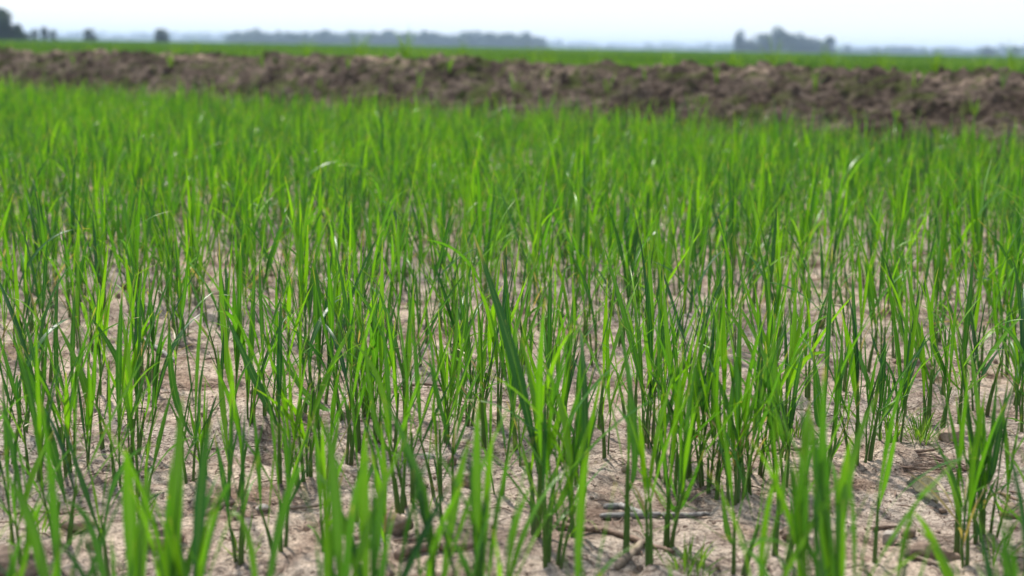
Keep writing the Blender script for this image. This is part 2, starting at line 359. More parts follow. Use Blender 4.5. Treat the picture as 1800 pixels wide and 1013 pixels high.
def rice(base, H, rg, tillers=None, segs=14, lean=None, tone=0.0, aimed=(), wide=1.0, stems=None, leaves=None, extra=True):
    """fills (stem, leaf) collectors with one rice seedling"""
    stems = stems or Acc(); leaves = leaves or Acc()
    nt = tillers or int(rg.choice([1, 2, 3], p=[.52, .34, .14]))
    depth = np.linalg.norm(base - CAM)
    for k in range(nt):
        a = rg.uniform(0, 6.283); off = (0 if k == 0 else rg.uniform(0.004, 0.014))
        b = base + np.array([math.cos(a) * off, math.sin(a) * off, -0.006])
        hh = H * (1 if k == 0 else rg.uniform(0.62, 0.98)); hs = hh * rg.uniform(0.26, 0.40)
        tl = rg.uniform(0.0, 0.16) + (0 if k == 0 else 0.07); ta = a if k else rg.uniform(0, 6.283)
        tv = np.array([math.sin(tl) * math.cos(ta), math.sin(tl) * math.sin(ta), 0.0])
        if lean is not None: tv = tv * 0.5 + np.array([lean * 0.5, 0, 0])
        v = np.linspace(0, 1, 6)[:, None]; C = b + v * np.array([0, 0, hs]) + (v ** 1.4) * tv * hs
        r0 = rg.uniform(0.0017, 0.0027) * (0.75 + 0.25 * H / 0.25)
        ft = rg.uniform(0, 3.14)
        tube(stems, C, r0 * (1.15 - 0.45 * v[:, 0]), rg.random(), 6, 0.62, np.array([math.cos(ft), math.sin(ft), 0]))
        if extra:                                                     # outer sheath beside the main one
            C2 = C[:4] + np.array([math.cos(ft), math.sin(ft), 0]) * r0 * 0.9
            tube(stems, C2, r0 * 0.7 * np.linspace(1.1, 0.5, 4), rg.random(), 5, 0.6)
        nl = int(rg.integers(3, 8)); az = ft
        for j in range(nl):
            f = (j + 0.6) / nl; p0 = b + np.array([0, 0, hs]) * (0.42 + 0.58 * f) + tv * hs * (0.42 + 0.58 * f) ** 1.4
            az = ft + math.pi * (j % 2) + rg.normal(0, 0.75)
            if j == nl - 1: L = (hh - hs) * rg.uniform(0.75, 1.1); tilt = rg.uniform(0.02, 0.24); curl = rg.uniform(-0.05, 0.4)
            elif j <= nl - 4: L = hh * rg.uniform(0.22, 0.48); tilt = rg.uniform(0.3, 0.9); curl = rg.uniform(0.0, 0.6)
            else: L = hh * rg.uniform(0.5, 0.82); tilt = rg.uniform(0.05, 0.52); curl = rg.uniform(-0.15, 0.6)
            if rg.random() < 0.18: curl += rg.uniform(0.4, 1.2)
            W = (0.0066 if j > nl - 4 else 0.0032) * rg.uniform(0.5, 1.25) * (0.5 + 0.5 * hh / 0.25) * wide
            if lean is not None and j: az = az * 0.5 + (0 if lean > 0 else math.pi) * 0.5 if rg.random() < 0.6 else az
            t = np.clip(rg.normal(0.46 + tone, 0.32), 0, 1)
            if j <= nl - 4 and rg.random() < 0.15: t = 1.6
            curve_leaf(leaves, p0, az, tilt, L, W, curl, t, segs, rg.normal(0, 0.5), rg.normal(0, 0.25))
    for (tx, ty, mx, my, Wpx, t) in aimed:                            # broad blades read off the photograph, kept at the plant's own distance
        d = (base - CAM) @ _f
        tip = point_at(tx, ty, d + rg.uniform(-.03, .03)); mid = point_at(mx, my, d); p0 = base + np.array([0, 0, H * rg.uniform(0.16, 0.30)])
        mid = mid * 2 - 0.5 * (p0 + tip)
        aimed_leaf(leaves, p0, tip, mid, Wpx * 0.72 * d / F, t, 18, rg.normal(0, 0.25))
    return stems, leaves

# base x, base y (photo pixels), height relative to 0.25 m, tillers, lean, aimed blades (tip x,y, mid x,y, width px, tone)
HERO = [
 (11,820,1,3,None,()),(26,985,.8,1,None,()),(46,1008,.9,2,None,()),(66,844,1,2,None,()),(50,840,.9,1,None,()),(94,950,.75,1,.2,()),
 (154,824,.8,2,None,((95,560,150,680,20,.3),)),(122,832,.9,2,None,()),(131,822,.8,1,None,()),(172,971,.6,1,None,()),(191,1010,.7,1,None,()),
 (180,792,.7,1,None,()),(228,820,1,2,None,((205,600,222,700,15,.3),)),(244,880,.9,2,None,()),(250,903,.4,2,None,()),(340,862,.95,2,None,((298,545,305,680,19,.75),)),
 (362,842,.5,3,None,()),(422,992,.8,2,None,()),(413,771,1,2,None,((385,420,395,600,17,.15),)),(436,767,1,3,None,()),
 (189,708,.9,1,None,()),(158,718,1,2,None,()),(249,663,.9,2,None,((285,545,240,600,17,.4),)),(259,670,.8,1,None,()),(272,686,.8,1,None,()),(307,689,.9,1,None,()),
 (249,692,.9,2,None,()),(320,609,.9,3,None,()),(330,610,1,3,None,()),(400,667,1,2,None,()),(395,664,.8,1,None,()),(227,795,1,2,None,((150,545,215,650,18,.7),)),
 (245,800,.9,2,None,()),(118,962,1.1,2,None,((32,605,85,760,24,.75),)),
 (491,872,1.1,2,None,((385,528,455,680,22,.85),)),(536,864,1,3,None,()),(546,860,.7,2,None,()),(569,855,.9,1,None,()),(574,850,.6,1,None,()),
 (610,822,1,2,None,((480,590,545,700,16,.35),)),(630,802,1,2,None,()),(627,935,.9,2,None,()),(676,968,.7,1,None,()),(674,1010,.6,1,None,()),
 (700,924,1,2,None,((640,560,660,740,15,.3),)),(726,907,1,2,None,()),(775,889,.95,2,None,()),(784,796,1,2,None,((770,540,778,640,12,.2),)),(695,807,1,2,None,()),
 (495,982,.7,3,None,()),(580,1008,.8,2,None,()),(465,759,.9,2,None,()),(488,747,.9,2,None,()),(526,744,.9,2,None,()),
 (613,755,1,2,None,()),(598,740,1,1,None,()),(591,625,.9,3,None,()),(712,745,1,2,None,((728,500,716,620,16,.2),)),(667,786,1,3,None,((695,560,680,660,15,.1),)),
 (804,680,.9,2,None,()),(820,672,.9,3,None,()),(843,750,1,3,None,((855,560,850,640,12,.3),)),(785,795,.9,2,None,()),(877,763,1,2,None,()),(560,722,1,3,None,((552,440,556,560,17,.6),)),
 (648,740,1,3,None,((665,480,655,600,17,.6),)),(812,581,1,3,None,()),(789,582,.9,2,None,()),
 (971,636,.9,1,None,()),(962,758,.9,2,None,()),(991,822,1.05,3,None,((915,560,955,690,14,.3),)),(1133,795,1.05,3,None,((1058,420,1110,600,17,.45),)),(1146,793,1,2,None,()),
 (1206,852,1,3,None,((1165,470,1180,650,18,.12),)),(1215,855,1,2,None,()),(1248,862,1,4,None,((1265,545,1255,680,14,.25),)),(1244,884,.6,2,None,()),(1292,903,1,3,None,((1270,560,1262,740,13,.3),)),
 (1300,886,1,3,None,()),(1319,888,.95,2,None,((1365,575,1335,720,16,.3),)),(1335,849,1,3,None,()),(1152,854,.7,1,None,()),(1169,862,1,3,None,((1225,560,1195,700,15,.2),)),
 (1099,986,1.1,1,None,((1083,530,1115,760,21,.6),)),(1012,862,1,2,None,()),(1015,965,1,3,None,((1060,640,1030,800,16,.2),)),
 (944,962,1.15,4,None,((832,410,905,640,30,.9),(1005,620,975,760,19,.2))),(960,1010,.95,5,None,((1062,660,1000,850,18,.2),)),(1172,968,1,3,None,((1238,790,1195,890,20,.6),)),
 (1290,1018,.8,2,None,((1268,840,1278,930,17,.3),)),(1145,1018,.95,2,None,()),
 (1361,722,1,3,None,((1300,470,1345,600,15,.3),)),(1506,824,1.05,4,None,((1478,545,1500,650,20,.2),)),(1527,819,.8,2,None,()),(1546,808,.8,1,None,((1622,585,1575,700,8,.85),)),
 (1581,796,1,2,None,((1600,562,1595,670,16,.85),)),(1575,792,.8,1,None,()),(1653,760,1,2,None,()),(1632,755,1,2,None,((1570,520,1615,620,12,.3),)),
 (1686,747,1.05,2,None,((1650,470,1640,600,15,.2),)),(1682,985,1,2,None,()),(1700,1012,.8,2,None,()),
 (1727,962,1,4,None,((1774,655,1750,800,19,.85),(1700,570,1722,740,17,.2),(1690,640,1712,800,16,.3))),(1738,960,.8,3,None,((1790,890,1765,900,9,.3),)),
 (1537,1007,.85,1,None,()),(1382,877,1,3,None,((1345,600,1368,740,16,.4),)),(1442,852,1.1,3,None,((1430,600,1438,730,20,.75),)),(1362,995,.9,2,None,((1385,790,1372,890,17,.25),)),
 (1720,722,1,3,None,()),(1781,691,1,2,None,()),(1795,745,.9,2,None,()),(1770,650,1,3,None,()),
 # out of focus in front, rooted below the frame
 (110,1250,0.74,2,None,((5,838,60,940,30,.3),(70,700,95,900,22,.5))),(245,1260,0.92,2,None,((222,790,228,900,36,.3),(262,830,252,930,28,.2))),
 (310,1230,0.97,2,None,((322,690,312,850,30,.25),(296,870,300,950,20,.6))),(345,1235,0.83,2,None,((372,735,352,880,30,.95),(420,850,380,900,16,.7))),
 (455,1250,0.69,2,None,((545,815,500,890,24,.7),(400,900,440,960,18,.2))),(600,1255,0.92,3,None,((570,730,590,880,30,.3),(655,800,620,900,22,.3))),
 (648,1245,0.87,3,None,((645,760,640,890,30,.2),(680,820,665,920,24,.5),(560,860,610,940,20,.2))),(768,1205,0.92,3,None,((672,700,735,850,25,.7),(825,775,800,880,24,.3),(700,770,740,880,20,.8))),
 (845,1210,0.92,3,None,((842,700,838,850,26,.3),(868,760,855,880,20,.2))),(880,1210,0.83,2,None,((940,850,905,930,14,.3),)),
 (1410,1225,0.97,3,None,((1425,700,1412,850,30,.15),(1318,770,1380,890,16,.2),(1385,800,1400,900,22,.5))),(1462,1230,1.01,4,None,((1450,640,1448,850,33,.6),(1545,690,1490,850,24,.2),(1425,720,1440,870,26,.25),(1500,760,1478,880,24,.2))),
 (1330,1235,0.74,1,None,((1385,780,1345,920,20,.2),)),(1690,1250,0.74,1,None,((1605,900,1648,970,22,.1),)),(1560,1265,0.64,2,None,((1640,850,1590,950,14,.3),)),(1740,1260,0.55,2,None,()),(20,1235,0.74,2,None,((75,880,50,950,18,.3),)),
 (200,1255,0.64,2,None,((110,880,170,960,20,.6),)),(1010,1250,0.69,2,None,((1035,790,1020,900,24,.3),)),(1180,1255,0.55,1,None,()),
]
BARE = [(560,620,.0,),]
bare_px = [(350,640,.16),(620,850,.12),(1640,880,.2),(300,750,.13),(1290,760,.0),(740,690,.10),(1260,585,.10),(470,820,.09),(1075,905,.07),(100,900,.09),(1560,900,.12),(60,700,.08),(885,590,.07),(340,500,.10),(1470,480,.12),(750,480,.08)]
bare = [(ground_at(a, b)[:2], r) for a, b, r in bare_px if r > 0]

plants = []        # base point, height, tillers, lean, aimed
for (x, y, h, n, ln, am) in HERO:
    p = ground_at(x, y, 0.0); p[2] = float(ground_z(p[0], p[1]))
    plants.append((p, 0.25 * h, n, ln, am, True))
pts = [p[0][:2] for p in plants]
cell = {}
def cput(q): cell.setdefault((int(q[0] // .06), int(q[1] // .06)), []).append(q)
def cfree(q, r):
    cx, cy = int(q[0] // .06), int(q[1] // .06)
    return all((q[0] - o[0]) ** 2 + (q[1] - o[1]) ** 2 > r * r for i in (-1, 0, 1) for j in (-1, 0, 1) for o in cell.get((cx + i, cy + j), ()))
for q in pts: cput(q)
tries = 0
cand_n = 46000
for _ in range(cand_n):
    y = math.sqrt(rng.uniform(0.8 ** 2, 12.0 ** 2)); u = rng.uniform(-1, 1) * (0.56 + 0.9 / y); x = u * y
    if x * BN[0] + y * BN[1] > BC - 0.02: continue
    q = np.array([x, y]); inside = abs(u) < 0.37
    if inside and y < 1.42: continue
    if y < 2.2 and inside and rng.random() > 0.5: continue
    if 2.2 <= y < 2.9 and rng.random() > 0.85: continue
    if inside and y < 1.62 and rng.random() > .4: continue
    if any((q[0] - b[0]) ** 2 + (q[1] - b[1]) ** 2 < r * r for b, r in bare): continue
    dn = float(fbm(np.array([x * 2.2]), np.array([y * 1.6]), 3, 201)[0])
    if dn < -0.28 and rng.random() < 0.75: continue
    if not cfree(q, 0.027 + 0.02 * rng.random()): continue
    cput(q); p = np.array([x, y, float(ground_z(x, y))])
    h = 0.25 * float(np.clip(rng.normal(0.98, 0.15), 0.5, 1.3))
    if y < 2.2: h *= 0.85
    plants.append((p, h, None, None, (), False))
print('plants', len(plants))

def on_frame(p, h):
    a = to_pix(p); b = to_pix(p + np.array([0, 0, h * 0.9]))
    return a[2] > 0.3 and -30 < b[0] < 1830 and b[1] < 1005
build_ground()
vis = [q for q in plants if on_frame(q[0], q[1])]
vis.sort(key=lambda q: q[0][1])
single = vis[:298]; single_ids = {id(q) for q in single}
rest = [q for q in plants if id(q) not in single_ids]

LANDMARKS = [('the brown stone', 1665, 770), ('the dark curled flake', 1625, 868), ('the long grey stick', 1160, 915), ('the thick brown root', 770, 985), ('the half-hidden grey branch', 255, 610),
 ('the short stick in front', 385, 905), ('the round brown pebble', 276, 877), ('the white pebble', 461, 900), ('the flat brown stone', 133, 915), ('the pale chipped stone', 1560, 952),
 ('the twig beside the pebble', 1605, 797), ('the dead grass tuft', 1665, 845), ('the dark clod', 560, 1000), ('the dark thin twig', 1380, 798), ('the flat twig in the bare patch', 745, 685),
 ('the dark clod in the bottom corner', 15, 1000), ('the rotting stem on bare soil', 790, 745), ('the low tuft of fine grass', 1620, 775), ('the dark clod at the right edge', 1790, 905), ('the brown clod among stems', 1600, 640)]
LM = [(n, ground_at(a, b)[:2]) for n, a, b in LANDMARKS]
# farther back there is no litter to point at: rows of the crop named from the bank and the frame
ORD = ['first', 'second', 'third', 'fourth', 'fifth', 'sixth', 'seventh', 'eighth', 'ninth', 'tenth', 'eleventh', 'twelfth', 'thirteenth', 'fourteenth', 'fifteenth', 'sixteenth', 'seventeenth', 'eighteenth', 'nineteenth', 'twentieth'] + [f'{n}th' for n in range(21, 60)]
assign = []
for q in single:
    d = [math.hypot(q[0][0] - c[0], q[0][1] - c[1]) for _, c in LM]; k = int(np.argmin(d)); c = LM[k][1]
    dx, dy = q[0][0] - c[0], q[0][1] - c[1]
    rel = ('right of' if dx > 0 else 'left of') if abs(dx) > abs(dy) else ('behind' if dy > 0 else 'in front of')
    assign.append((k, rel, d[k]))
order = {}
for i, (k, rel, d) in enumerate(assign): order.setdefault((k, rel), []).append((d, i))
rank = {}
for kk, l in order.items():
    for r_, (_, i) in enumerate(sorted(l)): rank[i] = r_
SKYMARKS = [('the large tree at the left edge', 0), ('the clump of three small trees', 79), ('the round tree beside the clump', 156), ('the round tree before the long wood', 283), ('the left end of the long wood', 400),
 ('the left part of the long wood', 540), ('the tallest weed on the bank', 715), ('the right part of the long wood', 840), ('the right end of the long wood', 958), ('the gap right of the long wood', 1110),
 ('the slim tree of the copse', 1290), ('the tallest tree of the copse', 1375), ('the right end of the copse', 1457), ('the low trees right of the copse', 1570), ('the weed clump near the right', 1660), ('the trees at the right edge', 1760)]
far_label = {}
far_cols = {}
for i, (q, (k, rel, d)) in enumerate(zip(single, assign)):
    if d > 0.33:
        px = to_pix(q[0])[0]; c = int(np.argmin([abs(px - m[1]) for m in SKYMARKS])); far_cols.setdefault(c, []).append((q[0][1], i))
for c, l in far_cols.items():
    for r_, (_, i) in enumerate(sorted(l)): far_label[i] = f'{ORD[r_]} from front below {SKYMARKS[c][0]}'
order = {}
for i, (k, rel, d) in enumerate(assign):
    if i not in far_label: order.setdefault((k, rel), []).append((d, i))
rank = {}
for kk, l in order.items():
    for r_, (_, i) in enumerate(sorted(l)): rank[i] = r_
def plant_label(i, q, nt):
    k, rel, d = assign[i]; h = q[1] / 0.25
    size = 'tall' if h > 1.04 else ('short' if h < 0.78 else 'mid-height')
    body = {1: 'slender', 2: 'narrow', 3: 'full', 4: 'bushy', 5: 'bushy'}[nt]
    if i in far_label: return f'{size} {body} plant, {far_label[i]}'
    return f'{size} {body} rice plant, {ORD[rank[i]]} {rel} {LM[k][0]}'

for i, q in enumerate(single):
    p, h, n, ln, am, hero = q; rg = np.random.default_rng(1000 + i * 7 + int(abs(p[0]) * 1000))
    n = n or int(rg.choice([1, 2, 3], p=[.48, .36, .16]))
    st, lf = rice(p, h, rg, n, 14, ln, rg.normal(0, 0.17), am, 1.0)
    e = bpy.data.objects.new('rice_plant', None); COL.objects.link(e); e.location = p; e.empty_display_size = 0.02
    tag(e, plant_label(i, q, n), 'rice plant', 'young rice plants growing in the dry field')
    link('stem', st.mesh('stem', STEM, p), e); link('foliage', lf.mesh('foliage', LEAF, p), e)
S_, L_ = Acc(), Acc()
for i, q in enumerate(rest):
    p, h, n, ln, am, hero = q; rg = np.random.default_rng(50000 + i)
    rice(p, h, rg, n, 8, ln, rg.normal(0, 0.17), am, 1.0, S_, L_, False)
a = S_.mesh('s', STEM); 
V = np.vstack(S_.V + L_.V); Fq = np.vstack([np.vstack(S_.F), np.vstack(L_.F) + S_.n]); U = np.vstack(S_.U + L_.U); T = np.concatenate(S_.T + L_.T)
bpy.data.meshes.remove(a)
midx = np.concatenate([np.zeros(sum(len(f) for f in S_.F)), np.ones(sum(len(f) for f in L_.F))])
tag(link('rice_crop', new_mesh('rice_crop', V, Fq, None, {'tint': T}, U, True, [STEM, LEAF], midx)), 'dense mass of young green rice filling the field up to the mud bank', 'rice crop', kind='stuff')

# ------------------------------------------------------------------ small weeds
def weed_tuft(name, p, h, n, spread, label, cat, group, wide=0.0022, rg=None, tone=.3, mat=WEED):
    rg = rg or np.random.default_rng(int(abs(p[0]) * 9999)); lf = Acc()
    for k in range(n):
        az = rg.uniform(0, 6.283); o = rg.uniform(0, spread * 0.15)
        curve_leaf(lf, p + np.array([math.cos(az) * o, math.sin(az) * o, -0.003]), az, rg.uniform(0.05, spread * 8), h * rg.uniform(0.5, 1.1), wide * rg.uniform(.7, 1.3), rg.uniform(0, 0.9), float(np.clip(rg.normal(tone, .25), 0, 1)), 9, rg.normal(0, .5), rg.normal(0, .4))
    o = link(name, lf.mesh(name, mat, p), None, p)
    return tag(o, label, cat, group)
GW = 'small grassy weeds on the bare soil'
for (x, y, h, n, sp, lab) in [
  (1620,776,.05,60,.12,'low tuft of fine curling grass left of the brown stone'),
  (1203,1003,.045,26,.11,'small bright grass weed in front of the long grey stick'),
  (1228,1008,.035,20,.12,'small spiky grass weed right of another, below the grey stick'),
  (247,905,.045,10,.09,'little green sprout left of the round brown pebble'),
  (1270,830,.035,12,.1,'tiny yellow-green weed among stems right of centre'),
  (425,975,.05,12,.1,'feathery pale weed right of the short stick in front'),
  (1400,770,.04,14,.1,'fine low weed beside the dark thin twig'),
  (1745,1000,.06,14,.1,'blurred weed at the lower right below the bushy rice plant'),
  (70,930,.05,14,.11,'loose low weed left of the flat brown stone'),
  (750,905,.035,10,.1,'small weed left of the stem under the grey pebble'),
  (1560,770,.045,22,.1,'fine weed left of the low grass tuft')]:
    p = ground_at(x, y); p[2] = float(ground_z(p[0], p[1])); weed_tuft('grass_weed', p, h, n, sp, lab, 'weed', GW)

# ------------------------------------------------------------------ sticks, stones and litter lying on the soil
def stick(name, path, r, mat, label, group=None, lift=0.35, knots=True, seed=0, cat='stick'):
    """path: photo pixels of points lying on the soil"""
    rg = np.random.default_rng(seed); P = [ground_at(a, b) for a, b in path]
    P = np.array([[q[0], q[1], float(ground_z(q[0], q[1])) + r * lift + 0.003] for q in P])
    tt = np.linspace(0, len(P) - 1, 8 * (len(P) - 1) + 1); C = np.stack([np.interp(tt, range(len(P)), P[:, k]) for k in range(3)], 1)
    C[1:-1] = (C[:-2] + 2 * C[1:-1] + C[2:]) / 4; C += rg.normal(0, r * 0.05, C.shape)
    rr = 0.85 * r * (1 + 0.10 * fbm(np.arange(len(C)) * .35, np.zeros(len(C)) + seed, 2, seed)) * np.interp(np.linspace(0, 1, len(C)), [0, .08, .92, 1], [0.75, 1, .8, .55])
    n0, n1 = C[0] - (C[1] - C[0]) * 0.02, C[-1] + (C[-1] - C[-2]) * 0.02
    C = np.vstack([n0, C, n1]); rr = np.concatenate([[r * .02], rr, [r * .02]])
    ac = Acc(); tube(ac, C, rr, 0.5, 9)
    V = ac.V[0]; V += (0.12 * r * fbm(V[:, 0] * 40, V[:, 1] * 500 + V[:, 2] * 600, 3, seed))[:, None]
    o = P.mean(0); ob = link(name, ac.mesh(name, mat, o), None, o)
    return tag(ob, label, cat, group)
stick('twig', [(1055,921),(1100,917),(1160,914),(1205,916),(1247,916)], .0042, BARK_GREY, 'long grey weathered stick lying level on the soil below centre right', 'twigs on the soil', seed=1)
stick('root', [(975,934),(1010,944),(1060,944),(1110,956),(1150,968),(1185,978)], .0038, BARK_BROWN, 'thin dark brown root curving down to the right below the grey stick', 'twigs on the soil', seed=2, cat='root')
stick('twig', [(1062,903),(1090,900),(1118,910),(1132,915)], .0048, BARK_GREY, 'short thick grey twig touching the back of the long grey stick', 'twigs on the soil', seed=3)
stick('root', [(696,997),(715,988),(745,984),(790,985),(836,981)], .0062, BARK_BROWN, 'thick brown root lying across the soil at bottom centre', 'twigs on the soil', seed=4, cat='root')
stick('twig', [(348,917),(375,905),(412,894)], .0045, BARK_BROWN, 'short thick brown stick on bare soil left of the white pebble', 'twigs on the soil', seed=5)
stick('twig', [(208,578),(228,598),(262,618),(292,640),(306,651)], .0048, BARK_GREY, 'grey branch sloping down to the right behind the rice stems', 'twigs on the soil', seed=6)
stick('twig', [(1588,800),(1615,798),(1640,795),(1652,790)], .0028, BARK_BROWN, 'brown twig just in front of the brown stone', 'twigs on the soil', seed=7)
stick('twig', [(1583,829),(1620,831),(1660,834)], .0016, BARK_BROWN, 'thin straight brown straw behind the dark curled flake', 'twigs on the soil', seed=8)
stick('twig', [(1330,801),(1365,798),(1420,795)], .0028, BARK_BROWN, 'dark thin twig half hidden by stems right of centre', 'twigs on the soil', seed=9)
stick('twig', [(700,690),(740,684),(782,686)], .0030, BARK_BROWN, 'flat dark twig across the bare patch left of centre', 'twigs on the soil', seed=10)
stick('twig', [(760,742),(800,745),(832,752)], .0022, BARK_BROWN, 'rotting dark stem on bare soil near the centre', 'twigs on the soil', seed=11)
stick('root', [(1085,1003),(1105,985),(1120,972),(1128,962)], .0055, STRAW, 'pale brown root crossing under the dark root at bottom centre', 'twigs on the soil', seed=12, cat='root')
stick('twig', [(1530,938),(1555,933),(1575,931)], .0026, BARK_BROWN, 'small bent brown twig behind the pale chipped stone', 'twigs on the soil', seed=13)
stick('twig', [(1585,985),(1620,1000),(1655,1012)], .0022, STRAW, 'thin pale twig at lower right in front of the chipped stone', 'twigs on the soil', seed=14)
stick('twig', [(1755,877),(1780,886),(1798,893)], .0024, BARK_BROWN, 'dark twig at the right edge beside the bushy rice plant', 'twigs on the soil', seed=15)
stick('twig', [(505,905),(545,903),(570,902)], .0024, STRAW, 'pale straw lying right of the white pebble', 'twigs on the soil', seed=16)
stick('twig', [(70,893),(110,898),(150,886)], .0018, BARK_BROWN, 'thin curved twig behind the flat brown stone', 'twigs on the soil', seed=17)
# tuft of dead grass roots
rg = np.random.default_rng(3); ac = Acc(); p = ground_at(1690, 832); p[2] = float(ground_z(p[0], p[1])) + .003
for k in range(22):
    a = rg.uniform(2.4, 3.9); L = rg.uniform(.03, .075); v = np.linspace(0, 1, 7)[:, None]
    q = p + np.array([rg.normal(0, .006), rg.normal(0, .006), 0])
    C = q + v * L * np.array([math.cos(a), math.sin(a) * 1.2, 0]) + np.array([0, 0, 1]) * (0.008 * np.sin(v * 3) * rg.random()) + v * v * np.array([0, rg.normal(0, .01), 0])
    tube(ac, C, .0011 * np.linspace(1, .4, 7), .5, 4)
tag(link('dead_grass_tuft', ac.mesh('dead_grass_tuft', BARK_BROWN, p), None, p), 'flattened tuft of dead brown grass right of the dark curled flake', 'dead grass')

def ico(sub=3):
    import bmesh
    bm = bmesh.new(); bmesh.ops.create_icosphere(bm, subdivisions=sub, radius=1)
    V = np.array([v.co[:] for v in bm.verts]); Fc = np.array([[v.index for v in f.verts] for f in bm.faces]); bm.free(); return V, Fc
ICO3, ICO1, ICO2 = ico(4), ico(1), ico(2)
def rock(name, px, py, sx, sy, sz, mat, label, cat, group=None, rough=0.25, cuts=5, seed=0, rot=0.0, sink=0.3):
    rg = np.random.default_rng(seed); V, Fc = ICO3; V = V.copy()
    for k in range(cuts):
        n = norm(rg.normal(size=3)); d = rg.uniform(0.45, 0.85); e = V @ n - d; V -= np.where(e > 0, e * 0.92, 0)[:, None] * n
    V *= (1 + rough * fbm(V[:, 0] * 2 + seed, V[:, 1] * 2 + V[:, 2] * 1.7, 4, seed, 0.55))[:, None]
    V *= (sx, sy, sz); c, s = math.cos(rot), math.sin(rot); V[:, :2] = V[:, :2] @ np.array([[c, s], [-s, c]])
    p = ground_at(px, py); p[2] = float(ground_z(p[0], p[1])) + sz * (1 - sink) * 0.6
    return tag(link(name, new_mesh(name, V, Fc, mat, smooth=cuts < 4), None, p), label, cat, group)
SG = 'stones and clods on the soil'
rock('stone', 1667, 776, .021, .013, .016, STONE_BROWN, 'angular brown stone on pale soil at the right', 'stone', SG, .1, 9, 4, .2)
rock('stone', 1563, 957, .010, .008, .010, PEBBLE_PALE, 'pale chipped stone standing on the soil at lower right', 'stone', SG, .15, 7, 5)
rock('pebble', 461, 902, .008, .006, .0045, PEBBLE_PALE, 'rounded white pebble right of the short brown stick', 'pebble', SG, .25, 4, 6)
rock('pebble', 276, 879, .0045, .004, .0035, STONE_BROWN, 'small round brown pebble on bare soil at left', 'pebble', SG, .1, 0, 7)
rock('stone', 133, 917, .022, .012, .009, STONE_BROWN, 'flat brown stone at lower left behind blurred leaves', 'stone', SG, .15, 5, 8)
rock('clod', 15, 1003, .030, .025, .018, CLOD, 'dark brown crumbly clod in the bottom left corner', 'clod', SG, .5, 3, 9)
rock('clod', 282, 951, .024, .014, .014, CLOD, 'dark clod behind the tall blurred leaf at lower left', 'clod', SG, .4, 3, 10)
rock('clod', 1795, 907, .016, .012, .010, CLOD, 'dark clod at the right edge of the photo', 'clod', SG, .4, 3, 11)
rock('clod', 690, 952, .022, .016, .015, CLOD, 'greyish clod behind the thick brown root', 'clod', SG, .4, 3, 12)
rock('clod', 1640, 990, .030, .014, .013, CLOD, 'flat dark clod in front of the pale chipped stone', 'clod', SG, .4, 3, 13)
rock('pebble', 1573, 800, .0095, .008, .007, CLOD, 'grey rounded pebble left of the brown twig', 'pebble', SG, .1, 1, 14)
rock('pebble', 750, 813, .010, .007, .005, PEBBLE_PALE, 'flat grey pebble among stems at centre left', 'pebble', SG, .1, 2, 15)
rock('clod', 822, 855, .014, .010, .011, CLOD, 'dark crumbly clod left of the centre stems', 'clod', SG, .5, 2, 16)
rock('clod', 1605, 641, .032, .02, .016, CLOD, 'wide brown clod among the stems at right', 'clod', SG, .4, 3, 17)
rock('stone', 665, 968, .010, .008, .007, PEBBLE_PALE, 'small pale stone in front of the greyish clod', 'stone', SG, .2, 3, 18)
rock('pebble', 545, 941, .007, .006, .006, STONE_BROWN, 'round reddish pebble at lower left of centre', 'pebble', SG, .1, 0, 19)
rock('clod', 1390, 955, .012, .010, .009, CLOD, 'brown clod behind the blurred leaves at lower right', 'clod', SG, .4, 2, 20)
rock('clod', 1775, 905, .012, .008, .010, STONE_BROWN, 'reddish lump beside the bushy rice plant', 'clod', SG, .3, 3, 21)
# curled flake of dried algae crust
n, m = 26, 14; v = np.linspace(0, 1, n)[:, None]; w = np.linspace(-1, 1, m)[None]
A = ground_at(1596, 856); B = ground_at(1648, 893); ax = B - A; L = np.linalg.norm(ax); ax /= L; sd_ = np.array([-ax[1], ax[0], 0])
wd = 0.016 * np.sin(np.clip(v * 0.9 + 0.1, 0, 1) * 3.1) ** 0.4 * (1 + .25 * fbm(v * 11, v * 0 + w * 0 + 2, 3, 8))
Pf = A + (v * L)[..., None] * ax + (w * wd)[..., None] * sd_ * 0.4 + (0.001 + 0.011 * (w + 1) * (0.4 + 0.6 * np.sin(v * 3.14)) + 0.004 * np.maximum(-w, 0) ** 2 + 0.003 * fbm(v * 9 + 0 * w, w * 3 + 0 * v, 3, 5))[..., None] * np.array([0, 0, 1.0])
Pf = Pf.reshape(-1, 3); fl = new_mesh('curled_flake', np.vstack([Pf, Pf - [0, 0, .0012]]) - A, np.vstack([grid_faces(n, m), grid_faces(n, m)[:, ::-1] + n * m]), FLAKE)
tag(link('curled_flake', fl, None, A + np.array([0, 0, float(ground_z(A[0], A[1])) + .002])), 'dark curled flake of dried algae crust with a green edge', 'soil flake')
# small ladybird on a stem right of centre
lb = Acc(); LBM = rough_material('beetle_red', (.5, .06, .01), (.75, .16, .02), 200, .3)
V, Fc = ICO2; pb = point_at(1223, 766, (ground_at(1206, 852) - CAM) @ _f - .012)
e = tag(link('ladybird', new_mesh('ladybird', V * (.0028, .0020, .0034), Fc, LBM), None, pb), 'tiny orange-red ladybird on a rice stem right of centre', 'beetle')
link('head', new_mesh('head', V * (.0012, .001, .001) + [0, 0, .0034], Fc, BARK_BROWN), e)

